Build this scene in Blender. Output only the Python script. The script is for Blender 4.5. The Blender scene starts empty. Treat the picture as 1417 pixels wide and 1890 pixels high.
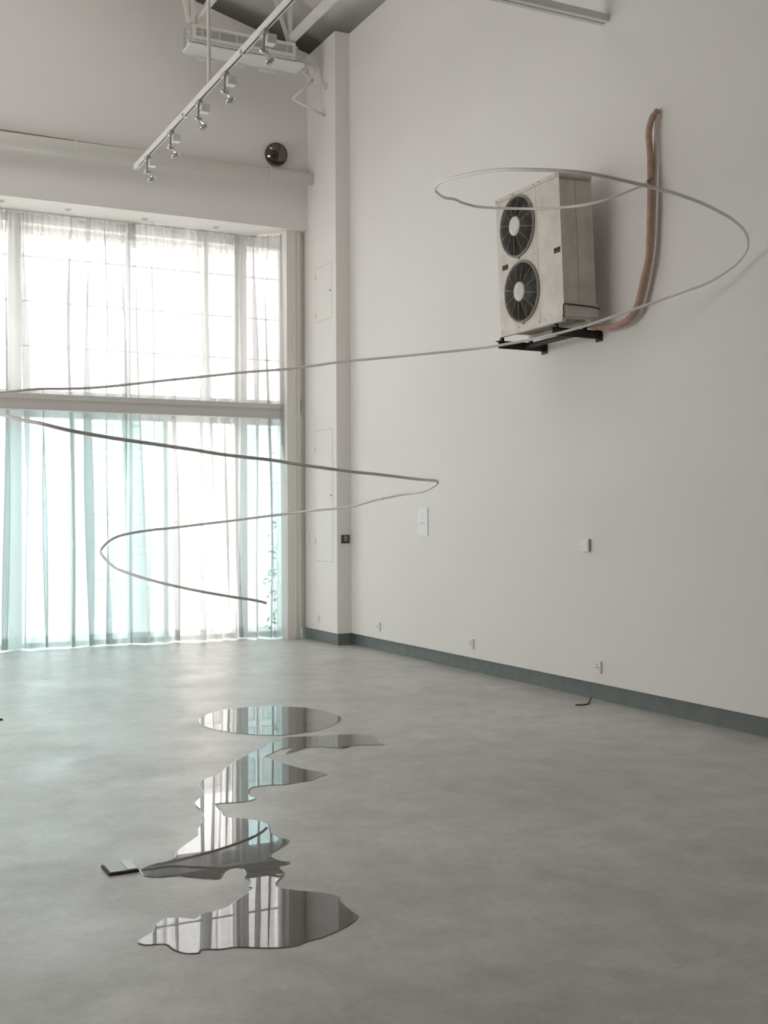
import bpy, bmesh, math, random
from mathutils import Vector, Matrix, Quaternion
from mathutils.geometry import tessellate_polygon

rnd = random.Random(7)
sc = bpy.context.scene
COL = sc.collection

# ------------------------------------------------------------------ camera
F_PX, CX, CY, CAM_H = 2131.0, 708.5, 945.0, 1.6
YAW, PITCH, ROLL = math.radians(26.492), math.radians(0.369), math.radians(-0.247)
_f = Vector((math.sin(YAW) * math.cos(PITCH), math.cos(YAW) * math.cos(PITCH), math.sin(PITCH)))
_r0 = Vector((math.cos(YAW), -math.sin(YAW), 0))
_u0 = _r0.cross(_f)
_r = _r0 * math.cos(ROLL) + _u0 * math.sin(ROLL)
_u = -_r0 * math.sin(ROLL) + _u0 * math.cos(ROLL)
CAM = Vector((0, 0, CAM_H))
cam_data = bpy.data.cameras.new('camera')
cam_data.sensor_fit = 'VERTICAL'
cam_data.sensor_height = 36.0
cam_data.lens = F_PX / 1890.0 * 36.0
cam_data.clip_end = 300
cam = bpy.data.objects.new('camera', cam_data)
cam.matrix_world = Matrix(((_r.x, _u.x, -_f.x, 0), (_r.y, _u.y, -_f.y, 0), (_r.z, _u.z, -_f.z, CAM_H), (0, 0, 0, 1)))
COL.objects.link(cam)
sc.camera = cam

# ------------------------------------------------------------------ world / exposure
SKY = 8.0
world = bpy.data.worlds.new('overcast_sky')
sc.world = world
world.use_nodes = True
wb = world.node_tree.nodes['Background']
wb.inputs['Color'].default_value = (1.0, 0.968, 0.936, 1)
wb.inputs['Strength'].default_value = SKY
sc.view_settings.view_transform = 'Standard'
sc.view_settings.look = 'None'
sc.view_settings.exposure = 0.0
sc.view_settings.gamma = 1.0
sc.view_settings.use_curve_mapping = False
sc.cycles.use_denoising = True
sc.cycles.max_bounces = 12
sc.cycles.diffuse_bounces = 6
sc.cycles.glossy_bounces = 5
sc.cycles.transmission_bounces = 8
sc.cycles.transparent_max_bounces = 16
sc.cycles.sample_clamp_indirect = 8.0
sc.cycles.caustics_reflective = False
sc.cycles.caustics_refractive = False


def portal(name, loc, direction, sx, sy):
    """sampling guide for the daylight that enters through an opening (emits nothing itself)"""
    l = bpy.data.lights.new(name, 'AREA')
    l.shape = 'RECTANGLE'
    l.size, l.size_y = sx, sy
    l.cycles.is_portal = True
    o = bpy.data.objects.new(name, l)
    o.location = loc
    o.rotation_euler = Vector(direction).to_track_quat('-Z', 'Y').to_euler()
    COL.objects.link(o)


# room dimensions (metres); +Y runs along the right wall away from the camera
XR, XL, YB = 6.21, -4.2, -7.0          # right wall face, left wall face, back wall face
YF = 14.33                             # face of the upper far wall / bulkhead
YW = 15.12                             # glazing plane
ZS = 5.485                             # underside of the bulkhead
XC, YC = 6.01, 13.40                   # corner pier: side face x, near face y
RIDGE_X, EAVE, SLOPE = 0.9, 7.83, 0.257
RISE = 0.34                            # gap between the wall heads and the roof deck
RIDGE_Z = EAVE + SLOPE * (XR - RIDGE_X)
SKX0, SKX1, SKY0, SKY1 = 1.2, 2.6, 9.9, 12.1   # skylight opening on the right roof slope
LWY0, LWY1, LWZ0, LWZ1 = 7.6, 12.4, 1.5, 4.3    # window in the left wall

portal('skylight_portal', ((SKX0 + SKX1) / 2, (SKY0 + SKY1) / 2, EAVE + SLOPE * (XR - (SKX0 + SKX1) / 2) + RISE + 0.35), (-.2, 0, -1), SKX1 - SKX0, SKY1 - SKY0)
portal('window_portal_left', (XL - 0.35, (LWY0 + LWY1) / 2, (LWZ0 + LWZ1) / 2), (1, 0, 0), LWY1 - LWY0, LWZ1 - LWZ0)
portal('window_portal_far', (2.6, YW + 0.35, ZS / 2), (0, -1, 0), 6.8, ZS)


# ------------------------------------------------------------------ pixel helpers (real depth given for every point)
def ray(px, py):
    return _f + _r * ((px - CX) / F_PX) - _u * ((py - CY) / F_PX)


def at_depth(px, py, z):
    return CAM + ray(px, py) * z


def on_x(px, py, x):
    d = ray(px, py)
    return CAM + d * (x / d.x)


def on_floor(px, py, z=0.0):
    d = ray(px, py)
    return CAM + d * ((z - CAM_H) / d.z)


# ------------------------------------------------------------------ materials
MATS = {}


def mat(name, color, rough=0.6, metal=0.0, spec=0.5, noise=None, bump=None):
    """principled; noise=(scale, colour2, detail, contrast) bump=(scale, strength)"""
    if name in MATS:
        return MATS[name]
    m = bpy.data.materials.new(name)
    m.use_nodes = True
    nt = m.node_tree
    b = nt.nodes['Principled BSDF']
    b.inputs['Base Color'].default_value = (*color, 1)
    b.inputs['Roughness'].default_value = rough
    b.inputs['Metallic'].default_value = metal
    b.inputs['Specular IOR Level'].default_value = spec
    tc = nt.nodes.new('ShaderNodeTexCoord')
    if noise:
        n = nt.nodes.new('ShaderNodeTexNoise')
        n.inputs['Scale'].default_value = noise[0]
        n.inputs['Detail'].default_value = noise[2]
        nt.links.new(tc.outputs['Object'], n.inputs['Vector'])
        r = nt.nodes.new('ShaderNodeValToRGB')
        r.color_ramp.elements[0].position = 0.5 - noise[3]
        r.color_ramp.elements[1].position = 0.5 + noise[3]
        r.color_ramp.elements[0].color = (*color, 1)
        r.color_ramp.elements[1].color = (*noise[1], 1)
        nt.links.new(n.outputs['Fac'], r.inputs['Fac'])
        nt.links.new(r.outputs['Color'], b.inputs['Base Color'])
    if bump:
        n2 = nt.nodes.new('ShaderNodeTexNoise')
        n2.inputs['Scale'].default_value = bump[0]
        n2.inputs['Detail'].default_value = 5
        nt.links.new(tc.outputs['Object'], n2.inputs['Vector'])
        bp = nt.nodes.new('ShaderNodeBump')
        bp.inputs['Strength'].default_value = bump[1]
        bp.inputs['Distance'].default_value = 0.01
        nt.links.new(n2.outputs['Fac'], bp.inputs['Height'])
        nt.links.new(bp.outputs['Normal'], b.inputs['Normal'])
    MATS[name] = m
    return m


WALL = mat('painted_plaster', (0.80, 0.778, 0.757), 0.85, spec=0.25, noise=(0.8, (0.82, 0.798, 0.777), 4, 0.25), bump=(90, 0.05))
ROOF = mat('roof_sheet', (0.84, 0.82, 0.80), 0.8, spec=0.2, noise=(1.2, (0.87, 0.85, 0.83), 3, 0.25))
STEEL = mat('white_painted_steel', (0.78, 0.76, 0.73), 0.5)
STEEL_GREY = mat('grey_primed_steel', (0.60, 0.61, 0.60), 0.5)
BASEB = mat('slate_grey_skirting', (0.135, 0.15, 0.145), 0.5, noise=(9, (0.18, 0.195, 0.19), 4, 0.25))
WHITE_PL = mat('white_plastic', (0.80, 0.80, 0.79), 0.4)
DARK = mat('black_plastic', (0.012, 0.013, 0.012), 0.5)
BLACKM = mat('black_painted_iron', (0.014, 0.012, 0.012), 0.6, noise=(30, (0.05, 0.03, 0.025), 5, 0.2))
CASING = mat('aged_cream_enamel', (0.60, 0.545, 0.495), 0.5, noise=(6, (0.72, 0.675, 0.63), 7, 0.16))
GRILLE = mat('grey_fan_wire', (0.22, 0.21, 0.19), 0.5, noise=(40, (0.32, 0.30, 0.26), 3, 0.2))
FANDARK = mat('dark_fan_interior', (0.014, 0.014, 0.011), 0.7)
TUBE = mat('grey_white_hose', (0.76, 0.735, 0.71), 0.45, noise=(25, (0.80, 0.775, 0.75), 4, 0.25))
PINKTUBE = mat('pinkish_insulation', (0.42, 0.26, 0.20), 0.7, noise=(22, (0.52, 0.34, 0.28), 5, 0.2), bump=(60, 0.4))
PALETUBE = mat('pale_insulation', (0.62, 0.53, 0.46), 0.7, noise=(25, (0.68, 0.60, 0.53), 4, 0.2))
CHROME = mat('polished_reflector', (0.75, 0.74, 0.72), 0.16, metal=1.0)
SATIN = mat('satin_nickel', (0.55, 0.52, 0.49), 0.38, metal=0.8)
MIRROR = mat('smoked_mirror', (0.14, 0.118, 0.105), 0.03, metal=1.0)
PAPER = mat('white_paper_board', (0.84, 0.86, 0.86), 0.7)
INK = mat('grey_ink', (0.33, 0.34, 0.34), 0.8)
RUST = mat('rusty_wire', (0.12, 0.055, 0.03), 0.8)
EXT_WHITE = mat('exterior_white_render', (0.86, 0.86, 0.85), 0.9, spec=0.1)
EXT_PINK = mat('exterior_pink_render', (0.80, 0.72, 0.71), 0.9, spec=0.1)
EXT_GREY = mat('exterior_grey_panel', (0.74, 0.75, 0.75), 0.8, spec=0.1)
EXT_GROUND = mat('exterior_paving', (0.68, 0.67, 0.66), 0.9, spec=0.1, noise=(2, (0.72, 0.71, 0.70), 4, 0.2))
LEAF = mat('green_leaves', (0.05, 0.16, 0.07), 0.6, noise=(6, (0.10, 0.26, 0.12), 3, 0.2))
LENS = mat('downlight_lens', (0.42, 0.44, 0.44), 0.35)


def concrete():
    m = bpy.data.materials.new('polished_concrete')
    m.use_nodes = True
    nt = m.node_tree
    b = nt.nodes['Principled BSDF']
    tc = nt.nodes.new('ShaderNodeTexCoord')

    def noise(scale, detail, dist=0.0, rough=0.6):
        n = nt.nodes.new('ShaderNodeTexNoise')
        n.inputs['Scale'].default_value = scale
        n.inputs['Detail'].default_value = detail
        n.inputs['Distortion'].default_value = dist
        n.inputs['Roughness'].default_value = rough
        nt.links.new(tc.outputs['Object'], n.inputs['Vector'])
        return n

    def ramp(src, p0, c0, p1, c1):
        r = nt.nodes.new('ShaderNodeValToRGB')
        r.color_ramp.elements[0].position = p0
        r.color_ramp.elements[1].position = p1
        r.color_ramp.elements[0].color = c0
        r.color_ramp.elements[1].color = c1
        nt.links.new(src.outputs['Fac'], r.inputs['Fac'])
        return r

    def mul(a, c, fac):
        x = nt.nodes.new('ShaderNodeMixRGB')
        x.blend_type = 'MULTIPLY'
        x.inputs['Fac'].default_value = fac
        nt.links.new(a, x.inputs[1])
        nt.links.new(c, x.inputs[2])
        return x.outputs['Color']

    big = ramp(noise(0.6, 6, 0.15), 0.34, (0.47, 0.455, 0.435, 1), 0.66, (0.59, 0.575, 0.55, 1))
    mid = ramp(noise(3.4, 9, 0.15, 0.7), 0.32, (0.74, 0.73, 0.72, 1), 0.60, (1.06, 1.06, 1.06, 1))
    fine = ramp(noise(38, 6), 0.3, (0.88, 0.88, 0.88, 1), 0.7, (1.06, 1.06, 1.06, 1))
    c = mul(big.outputs['Color'], mid.outputs['Color'], 0.75)
    c = mul(c, fine.outputs['Color'], 0.7)
    stain = ramp(noise(7.5, 4, 0.3), 0.22, (0.66, 0.65, 0.64, 1), 0.36, (1, 1, 1, 1))
    c = mul(c, stain.outputs['Color'], 0.6)
    nt.links.new(c, b.inputs['Base Color'])
    rr = ramp(noise(1.7, 6, 0.5), 0.3, (0.30, 0.30, 0.30, 1), 0.7, (0.46, 0.46, 0.46, 1))
    nt.links.new(rr.outputs['Color'], b.inputs['Roughness'])
    b.inputs['Specular IOR Level'].default_value = 0.45
    bp = nt.nodes.new('ShaderNodeBump')
    bp.inputs['Strength'].default_value = 0.06
    bp.inputs['Distance'].default_value = 0.01
    nt.links.new(noise(14, 6).outputs['Fac'], bp.inputs['Height'])
    nt.links.new(bp.outputs['Normal'], b.inputs['Normal'])
    return m


CONCRETE = concrete()


def water():
    m = bpy.data.materials.new('clear_water')
    m.use_nodes = True
    nt = m.node_tree
    nt.nodes.remove(nt.nodes['Principled BSDF'])
    out = nt.nodes['Material Output']
    tr = nt.nodes.new('ShaderNodeBsdfTransparent')
    tr.inputs['Color'].default_value = (0.72, 0.72, 0.715, 1)
    gl = nt.nodes.new('ShaderNodeBsdfGlossy')
    gl.inputs['Roughness'].default_value = 0.0
    gl.inputs['Color'].default_value = (1, 1, 1, 1)
    fr = nt.nodes.new('ShaderNodeFresnel')
    fr.inputs['IOR'].default_value = 1.46
    mx = nt.nodes.new('ShaderNodeMixShader')
    nt.links.new(fr.outputs['Fac'], mx.inputs['Fac'])
    nt.links.new(tr.outputs['BSDF'], mx.inputs[1])
    nt.links.new(gl.outputs['BSDF'], mx.inputs[2])
    nt.links.new(mx.outputs['Shader'], out.inputs['Surface'])
    return m


WATER = water()


def glass(name, tint):
    m = bpy.data.materials.new(name)
    m.use_nodes = True
    nt = m.node_tree
    nt.nodes.remove(nt.nodes['Principled BSDF'])
    out = nt.nodes['Material Output']
    tr = nt.nodes.new('ShaderNodeBsdfTransparent')
    tr.inputs['Color'].default_value = (*tint, 1)
    gl = nt.nodes.new('ShaderNodeBsdfGlossy')
    gl.inputs['Roughness'].default_value = 0.0
    mx = nt.nodes.new('ShaderNodeMixShader')
    mx.inputs['Fac'].default_value = 0.06
    nt.links.new(tr.outputs['BSDF'], mx.inputs[1])
    nt.links.new(gl.outputs['BSDF'], mx.inputs[2])
    nt.links.new(mx.outputs['Shader'], out.inputs['Surface'])
    return m


GLASS_CLEAR = glass('clear_glass', (0.96, 0.965, 0.965))
GLASS_TEAL = glass('teal_tinted_glass', (0.79, 0.925, 0.94))


def sheer(name, see, tl, df):
    """voile: part open weave, part light-diffusing thread"""
    m = bpy.data.materials.new(name)
    m.use_nodes = True
    nt = m.node_tree
    nt.nodes.remove(nt.nodes['Principled BSDF'])
    out = nt.nodes['Material Output']
    tr = nt.nodes.new('ShaderNodeBsdfTransparent')
    t = nt.nodes.new('ShaderNodeBsdfTranslucent')
    t.inputs['Color'].default_value = (*tl, 1)
    d = nt.nodes.new('ShaderNodeBsdfDiffuse')
    d.inputs['Color'].default_value = (*df, 1)
    m1 = nt.nodes.new('ShaderNodeMixShader')
    m1.inputs['Fac'].default_value = 0.36
    nt.links.new(t.outputs['BSDF'], m1.inputs[1])
    nt.links.new(d.outputs['BSDF'], m1.inputs[2])
    # weave seen edge-on closes up: opacity grows at grazing angles
    lw = nt.nodes.new('ShaderNodeLayerWeight')
    lw.inputs['Blend'].default_value = 0.35
    mr = nt.nodes.new('ShaderNodeMapRange')
    mr.inputs['From Min'].default_value = 0.0
    mr.inputs['From Max'].default_value = 1.0
    mr.inputs['To Min'].default_value = 1 - see
    mr.inputs['To Max'].default_value = 0.97
    nt.links.new(lw.outputs['Facing'], mr.inputs['Value'])
    m2 = nt.nodes.new('ShaderNodeMixShader')
    nt.links.new(mr.outputs['Result'], m2.inputs['Fac'])
    nt.links.new(tr.outputs['BSDF'], m2.inputs[1])
    nt.links.new(m1.outputs['Shader'], m2.inputs[2])
    nt.links.new(m2.outputs['Shader'], out.inputs['Surface'])
    return m


VOILE = sheer('sheer_white_voile', 0.42, (0.62, 0.63, 0.63), (0.60, 0.61, 0.61))
HEM = sheer('voile_double_hem', 0.24, (0.50, 0.51, 0.51), (0.60, 0.61, 0.61))


# ------------------------------------------------------------------ mesh helpers
def link(name, me, m, parent=None):
    o = bpy.data.objects.new(name, me)
    if m is not None:
        me.materials.append(m)
    COL.objects.link(o)
    if parent is not None:
        o.parent = parent
    return o


def tag(o, label=None, cat=None, group=None, kind=None):
    if label: o['label'] = label
    if cat: o['category'] = cat
    if group: o['group'] = group
    if kind: o['kind'] = kind
    return o


def thing(name, label, cat, loc=(0, 0, 0), group=None):
    o = bpy.data.objects.new(name, None)
    o.empty_display_size = 0.1
    o.location = loc
    COL.objects.link(o)
    return tag(o, label, cat, group)


class MB:
    def __init__(self):
        self.v, self.f, self.smooth = [], [], []

    def box(self, x0, x1, y0, y1, z0, z1):
        n = len(self.v)
        self.v += [(x, y, z) for z in (z0, z1) for y in (y0, y1) for x in (x0, x1)]
        for q in ((0, 2, 3, 1), (4, 5, 7, 6), (0, 1, 5, 4), (2, 6, 7, 3), (0, 4, 6, 2), (1, 3, 7, 5)):
            self.f.append([n + i for i in q]); self.smooth.append(False)
        return self

    def prism(self, poly, axis, a, b):
        """poly: 2D points in the plane perpendicular to axis, extruded from a to b"""
        def p(u, w, t):
            return {'x': (t, u, w), 'y': (u, t, w), 'z': (u, w, t)}[axis]
        n, k = len(self.v), len(poly)
        self.v += [p(u, w, a) for u, w in poly] + [p(u, w, b) for u, w in poly]
        for i in range(k):
            j = (i + 1) % k
            self.f.append([n + i, n + j, n + k + j, n + k + i]); self.smooth.append(False)
        self.f.append([n + i for i in range(k)][::-1]); self.smooth.append(False)
        self.f.append([n + k + i for i in range(k)]); self.smooth.append(False)
        return self

    def bar(self, a, b, w, h=None, up=(0, 0, 1)):
        """rectangular bar from a to b"""
        a, b = Vector(a), Vector(b)
        h = w if h is None else h
        d = (b - a).normalized()
        s = d.cross(Vector(up))
        if s.length < 1e-4:
            s = d.cross(Vector((0, 1, 0)))
        s.normalize()
        t = s.cross(d)
        n = len(self.v)
        for p in (a, b):
            for sx, sy in ((-1, -1), (1, -1), (1, 1), (-1, 1)):
                self.v.append(tuple(p + s * (sx * w / 2) + t * (sy * h / 2)))
        for i in range(4):
            j = (i + 1) % 4
            self.f.append([n + i, n + j, n + 4 + j, n + 4 + i]); self.smooth.append(False)
        self.f.append([n + 3, n + 2, n + 1, n]); self.smooth.append(False)
        self.f.append([n + 4, n + 5, n + 6, n + 7]); self.smooth.append(False)
        return self

    def tube(self, pts, r, seg=10, closed=False):
        pts = [Vector(p) for p in pts]
        k = len(pts)
        n = len(self.v)
        nrm = None
        for i, p in enumerate(pts):
            if closed:
                d = (pts[(i + 1) % k] - pts[i - 1]).normalized()
            else:
                d = (pts[min(i + 1, k - 1)] - pts[max(i - 1, 0)]).normalized()
            if nrm is None:
                nrm = d.orthogonal().normalized()
            else:
                nrm = (nrm - d * nrm.dot(d))
                nrm = nrm.normalized() if nrm.length > 1e-6 else d.orthogonal().normalized()
            bi = d.cross(nrm)
            rr = r[i] if isinstance(r, (list, tuple)) else r
            for j in range(seg):
                a = 2 * math.pi * j / seg
                self.v.append(tuple(p + nrm * (math.cos(a) * rr) + bi * (math.sin(a) * rr)))
        last = k if closed else k - 1
        for i in range(last):
            i2 = (i + 1) % k
            for j in range(seg):
                j2 = (j + 1) % seg
                self.f.append([n + i * seg + j, n + i * seg + j2, n + i2 * seg + j2, n + i2 * seg + j]); self.smooth.append(True)
        if not closed:
            self.f.append([n + j for j in range(seg)][::-1]); self.smooth.append(False)
            self.f.append([n + (k - 1) * seg + j for j in range(seg)]); self.smooth.append(False)
        return self

    def lathe(self, prof, origin, axis, seg=32, cap=True):
        """prof: list of (radius, distance along axis)"""
        axis = Vector(axis).normalized()
        s = axis.orthogonal().normalized()
        t = axis.cross(s)
        o = Vector(origin)
        n = len(self.v)
        for (rr, h) in prof:
            for j in range(seg):
                a = 2 * math.pi * j / seg
                self.v.append(tuple(o + axis * h + s * (math.cos(a) * rr) + t * (math.sin(a) * rr)))
        for i in range(len(prof) - 1):
            for j in range(seg):
                j2 = (j + 1) % seg
                self.f.append([n + i * seg + j, n + i * seg + j2, n + (i + 1) * seg + j2, n + (i + 1) * seg + j]); self.smooth.append(True)
        if cap:
            self.f.append([n + j for j in range(seg)][::-1]); self.smooth.append(False)
            self.f.append([n + (len(prof) - 1) * seg + j for j in range(seg)]); self.smooth.append(False)
        return self

    def quad(self, a, b, c, d):
        n = len(self.v)
        self.v += [tuple(a), tuple(b), tuple(c), tuple(d)]
        self.f.append([n, n + 1, n + 2, n + 3]); self.smooth.append(False)
        return self

    def mesh(self, name):
        me = bpy.data.meshes.new(name)
        me.from_pydata(self.v, [], self.f)
        me.polygons.foreach_set('use_smooth', self.smooth)
        me.update()
        return me

    def build(self, name, m, parent=None, bevel=0.0):
        o = link(name, self.mesh(name), m, parent)
        if bevel:
            b = o.modifiers.new('bevel', 'BEVEL')
            b.width = bevel
            b.segments = 2
            b.limit_method = 'ANGLE'
        return o


def spline(pts, sub=6):
    """Catmull-Rom through points"""
    pts = [Vector(p) for p in pts]
    out = []
    for i in range(len(pts) - 1):
        p0, p1, p2, p3 = pts[max(i - 1, 0)], pts[i], pts[i + 1], pts[min(i + 2, len(pts) - 1)]
        for k in range(sub):
            t = k / sub
            out.append(0.5 * ((2 * p1) + (p2 - p0) * t + (2 * p0 - 5 * p1 + 4 * p2 - p3) * t * t + (3 * p1 - p0 - 3 * p2 + p3) * t ** 3))
    out.append(pts[-1])
    return out


def smooth1d(keys):
    """piecewise monotone-ish interpolation of (s, value) keys"""
    def fn(s):
        if s <= keys[0][0]: return keys[0][1]
        for (a, va), (b, vb) in zip(keys, keys[1:]):
            if s <= b:
                t = (s - a) / (b - a)
                return va + (vb - va) * t
        return keys[-1][1]
    return fn


# ================================================================== THE SHELL
ZT = RIDGE_Z + 0.6
MB().box(XL - .3, XR + .3, YB - .3, YW + .12, -.2, 0).build('floor', CONCRETE)['kind'] = 'structure'

# right wall: a lining that hangs proud over a recessed skirting
wr = MB()
wr.box(XR, XR + .3, YB - .3, YW + .3, 0.15, EAVE)
wr.box(XR + .9, XR + 1.1, YB - .3, YW + 1.2, EAVE - .2, EAVE + .6)
wr.box(XR + .3, XR + .9, YB - .3, YW + 1.2, EAVE - .2, EAVE - .05)
wr.box(XR + .06, XR + .3, YB - .3, YW + .3, -.2, 0.15)
tag(wr.build('wall_right', WALL), kind='structure')
tag(MB().box(XR + .038, XR + .059, YB, YC + .25, 0, .1495).build('baseboard_right', BASEB), kind='structure')

# left wall with its window opening
wl = MB()
wl.box(XL - .3, XL, YB - .3, LWY0, -.2, EAVE + .6)
wl.box(XL - .3, XL, LWY1, YW + .3, -.2, EAVE + .6)
wl.box(XL - .3, XL, LWY0, LWY1, -.2, LWZ0)
wl.box(XL - .3, XL, LWY0, LWY1, LWZ1, EAVE + .6)
tag(wl.build('wall_left', WALL), kind='structure')
w2 = MB()
for y in (LWY0, (2 * LWY0 + LWY1) / 3, (LWY0 + 2 * LWY1) / 3, LWY1 - .06):
    w2.box(XL - .2, XL - .12, y, y + .06, LWZ0, LWZ1)
for z in (LWZ0, (LWZ0 + LWZ1) / 2, LWZ1 - .06):
    w2.box(XL - .2, XL - .12, LWY0, LWY1, z, z + .06)
w2o = tag(w2.build('window_2', STEEL), kind='structure')
for i in range(3):
    for j in range(2):
        dy, dz = (LWY1 - LWY0) / 3, (LWZ1 - LWZ0) / 2
        MB().box(XL - .165, XL - .155, LWY0 + i * dy + .06, LWY0 + (i + 1) * dy, LWZ0 + j * dz + .06, LWZ0 + (j + 1) * dz).build('pane', GLASS_CLEAR, w2o)

# gable walls
gab = [(XL - .3, -.2), (XR + 1.1, -.2), (XR + 1.1, EAVE + .5), (RIDGE_X, RIDGE_Z + .55), (XL - .3, EAVE + .5)]
tag(MB().prism(gab, 'y', YB - .3, YB).build('wall_back', WALL), kind='structure')
far = MB()
far.prism([(XL - .3, ZS), (XR + .3, ZS), (XR + .3, EAVE), (XR, EAVE), (RIDGE_X, RIDGE_Z), (XL - .3, EAVE)], 'y', YF, YW + .3)
far.prism([(XL - .3, ZS), (XR + 1.1, ZS), (XR + 1.1, EAVE + .5), (RIDGE_X, RIDGE_Z + .55), (XL - .3, EAVE + .5)], 'y', YW + 1.0, YW + 1.2)
far.prism([(XL - .3, EAVE - .4), (XR + 1.1, EAVE - .4), (XR + 1.1, EAVE - .2), (XL - .3, EAVE - .2)], 'y', YW + .3, YW + 1.0)
far.box(XL - .3, -0.8, YF, YW + .3, -.2, ZS)
far.box(5.97, XR + .3, YW - .02, YW + .3, -.2, ZS)
tag(far.build('wall_far', WALL), kind='structure')

# pier in the far right corner, with its own recessed skirting
pier = MB()
pier.box(XC, XR + .05, YC, YW + .1, .15, EAVE + .0)
pier.box(XC + .035, XR + .05, YC + .035, YW + .1, 0, .15)
pier = tag(pier.build('wall_corner', WALL), kind='structure')
sk = MB()
sk.box(XC + .012, XC + .034, YC + .012, YW - .5, 0, .1495)
sk.box(XC + .034, XR + .012, YC + .012, YC + .034, 0, .1495)
tag(sk.build('baseboard_corner', BASEB), kind='structure')


def access_panel(y0, y1, z0, z1):
    """flush painted hatch in the pier: thin dark joint around a leaf, lock and hinges"""
    j = MB()
    g = 0.004
    for a in ((y0 - g, y0, z0 - g, z1 + g), (y1, y1 + g, z0 - g, z1 + g)):
        j.box(XC - .001, XC + .0005, *a)
    for a in ((y0, y1, z0 - g, z0), (y0, y1, z1, z1 + g)):
        j.box(XC - .001, XC + .0005, *a)
    p = MB().box(XC - .002, XC + .001, y0, y1, z0, z1).build('access_panel', WALL, pier)
    o = j.build('panel_joint', INK, p)
    lk = MB().box(XC - .008, XC - .002, y0 + .03, y0 + .055, (z0 + z1) / 2 - .008, (z0 + z1) / 2 + .008).build('lock', DARK, p)
    for z in (z0 + .15 * (z1 - z0), z0 + .86 * (z1 - z0)):
        MB().box(XC - .006, XC - .001, y1 - .002, y1 + .008, z - .035, z + .035).build('hinge', SATIN, p)


access_panel(13.535, 14.05, 4.20, 4.905)
access_panel(13.53, 14.08, 1.06, 2.765)

# bulkhead soffit depth is the wall above the window; curtain recess end piece
tag(MB().box(5.70, XC - .002, 14.74, YW - .03, ZS - .018, ZS - .001).build('trim_soffit_end', WALL), kind='structure')

# roof: two slopes, the right one with a skylight opening
def zr(x):
    return RISE + EAVE + SLOPE * (XR - x) if x >= RIDGE_X else RISE + EAVE + SLOPE * (XR - RIDGE_X) - SLOPE * 1.05 * (RIDGE_X - x)


def roof_piece(mb, x0, x1, y0, y1):
    t = .12
    pts = [(x0, zr(x0)), (x1, zr(x1)), (x1, zr(x1) + t), (x0, zr(x0) + t)]
    mb.prism(pts, 'y', y0, y1)


rf = MB()
roof_piece(rf, XL - .3, RIDGE_X, YB - .3, YW + 1.2)
roof_piece(rf, RIDGE_X, SKX0, YB - .3, YW + 1.2)
roof_piece(rf, SKX1, XR + 1.1, YB - .3, YW + 1.2)
roof_piece(rf, SKX0, SKX1, YB - .3, SKY0)
roof_piece(rf, SKX0, SKX1, SKY1, YW + 1.2)
tag(rf.build('ceiling', ROOF), kind='structure')
sl = MB()
for y in (SKY0, SKY1):
    sl.bar((SKX0, y, zr(SKX0) + .1), (SKX1, y, zr(SKX1) + .1), .05, .2)
for x in (SKX0, SKX1, (SKX0 + SKX1) / 2):
    sl.bar((x, SKY0, zr(x) + .1), (x, SKY1, zr(x) + .1), .05, .2)
slo = tag(sl.build('window_3', STEEL), kind='structure')
for xa, xb in ((SKX0, (SKX0 + SKX1) / 2), ((SKX0 + SKX1) / 2, SKX1)):
    MB().prism([(xa, zr(xa) + .14), (xb, zr(xb) + .14), (xb, zr(xb) + .15), (xa, zr(xa) + .15)], 'y', SKY0, SKY1).build('pane', GLASS_CLEAR, slo)

# ------------------------------------------------------------------ far window: frame, mullions, panes
WX0 = -0.8
fr = MB()
# big steel posts and slimmer mullions
posts = [(2.25, 2.41), (5.235, 5.41), (-0.8, -.66), (5.90, 5.97)]
for a, b in posts:
    fr.box(a, b, YW - .05, YW + .12, 0, ZS)
thin = [0.75, 3.78, 4.85]
for x in thin:
    fr.box(x - .03, x + .03, YW, YW + .08, 3.10, ZS)
for x in (0.75, 3.05, 3.80, 4.28):
    fr.box(x - .03, x + .03, YW, YW + .08, 0, 2.95)
fr.box(WX0, 5.97, YW - .03, YW + .10, 2.92, 3.14)
fr.box(WX0, 5.97, YW - .02, YW + .10, ZS - .10, ZS)
fr.box(WX0, 5.97, YW - .01, YW + .09, 0, .05)
for z in (3.83, 4.40, 4.97):
    fr.box(WX0, 5.97, YW + .02, YW + .06, z - .008, z + .008)
fr.box(WX0, 5.97, YW + .02, YW + .06, 3.14, 3.27)
win = tag(fr.build('window_1', STEEL), kind='structure')
xs = [WX0 + .14, 0.75, 2.25, 2.41, 3.78, 4.85, 5.235, 5.41, 5.90]
zz = [3.14, 3.83, 4.40, 4.97, ZS - .1]
for i in range(len(xs) - 1):
    if (xs[i], xs[i + 1]) in ((2.25, 2.41), (5.235, 5.41)):
        continue
    for k in range(len(zz) - 1):
        MB().box(xs[i] + .03, xs[i + 1] - .03, YW + .036, YW + .044, zz[k] + .014, zz[k + 1] - .014).build('pane', GLASS_CLEAR, win)
# lower panes: tinted, the leaf between 4.28 and the big post stands open
xl = [(WX0 + .14, 0.72), (0.78, 2.25), (2.41, 3.02), (3.08, 3.77), (3.83, 4.25), (5.41, 5.90)]
for a, b in xl:
    MB().box(a, b, YW + .036, YW + .044, .05, 2.92).build('pane', GLASS_TEAL, win)

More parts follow.
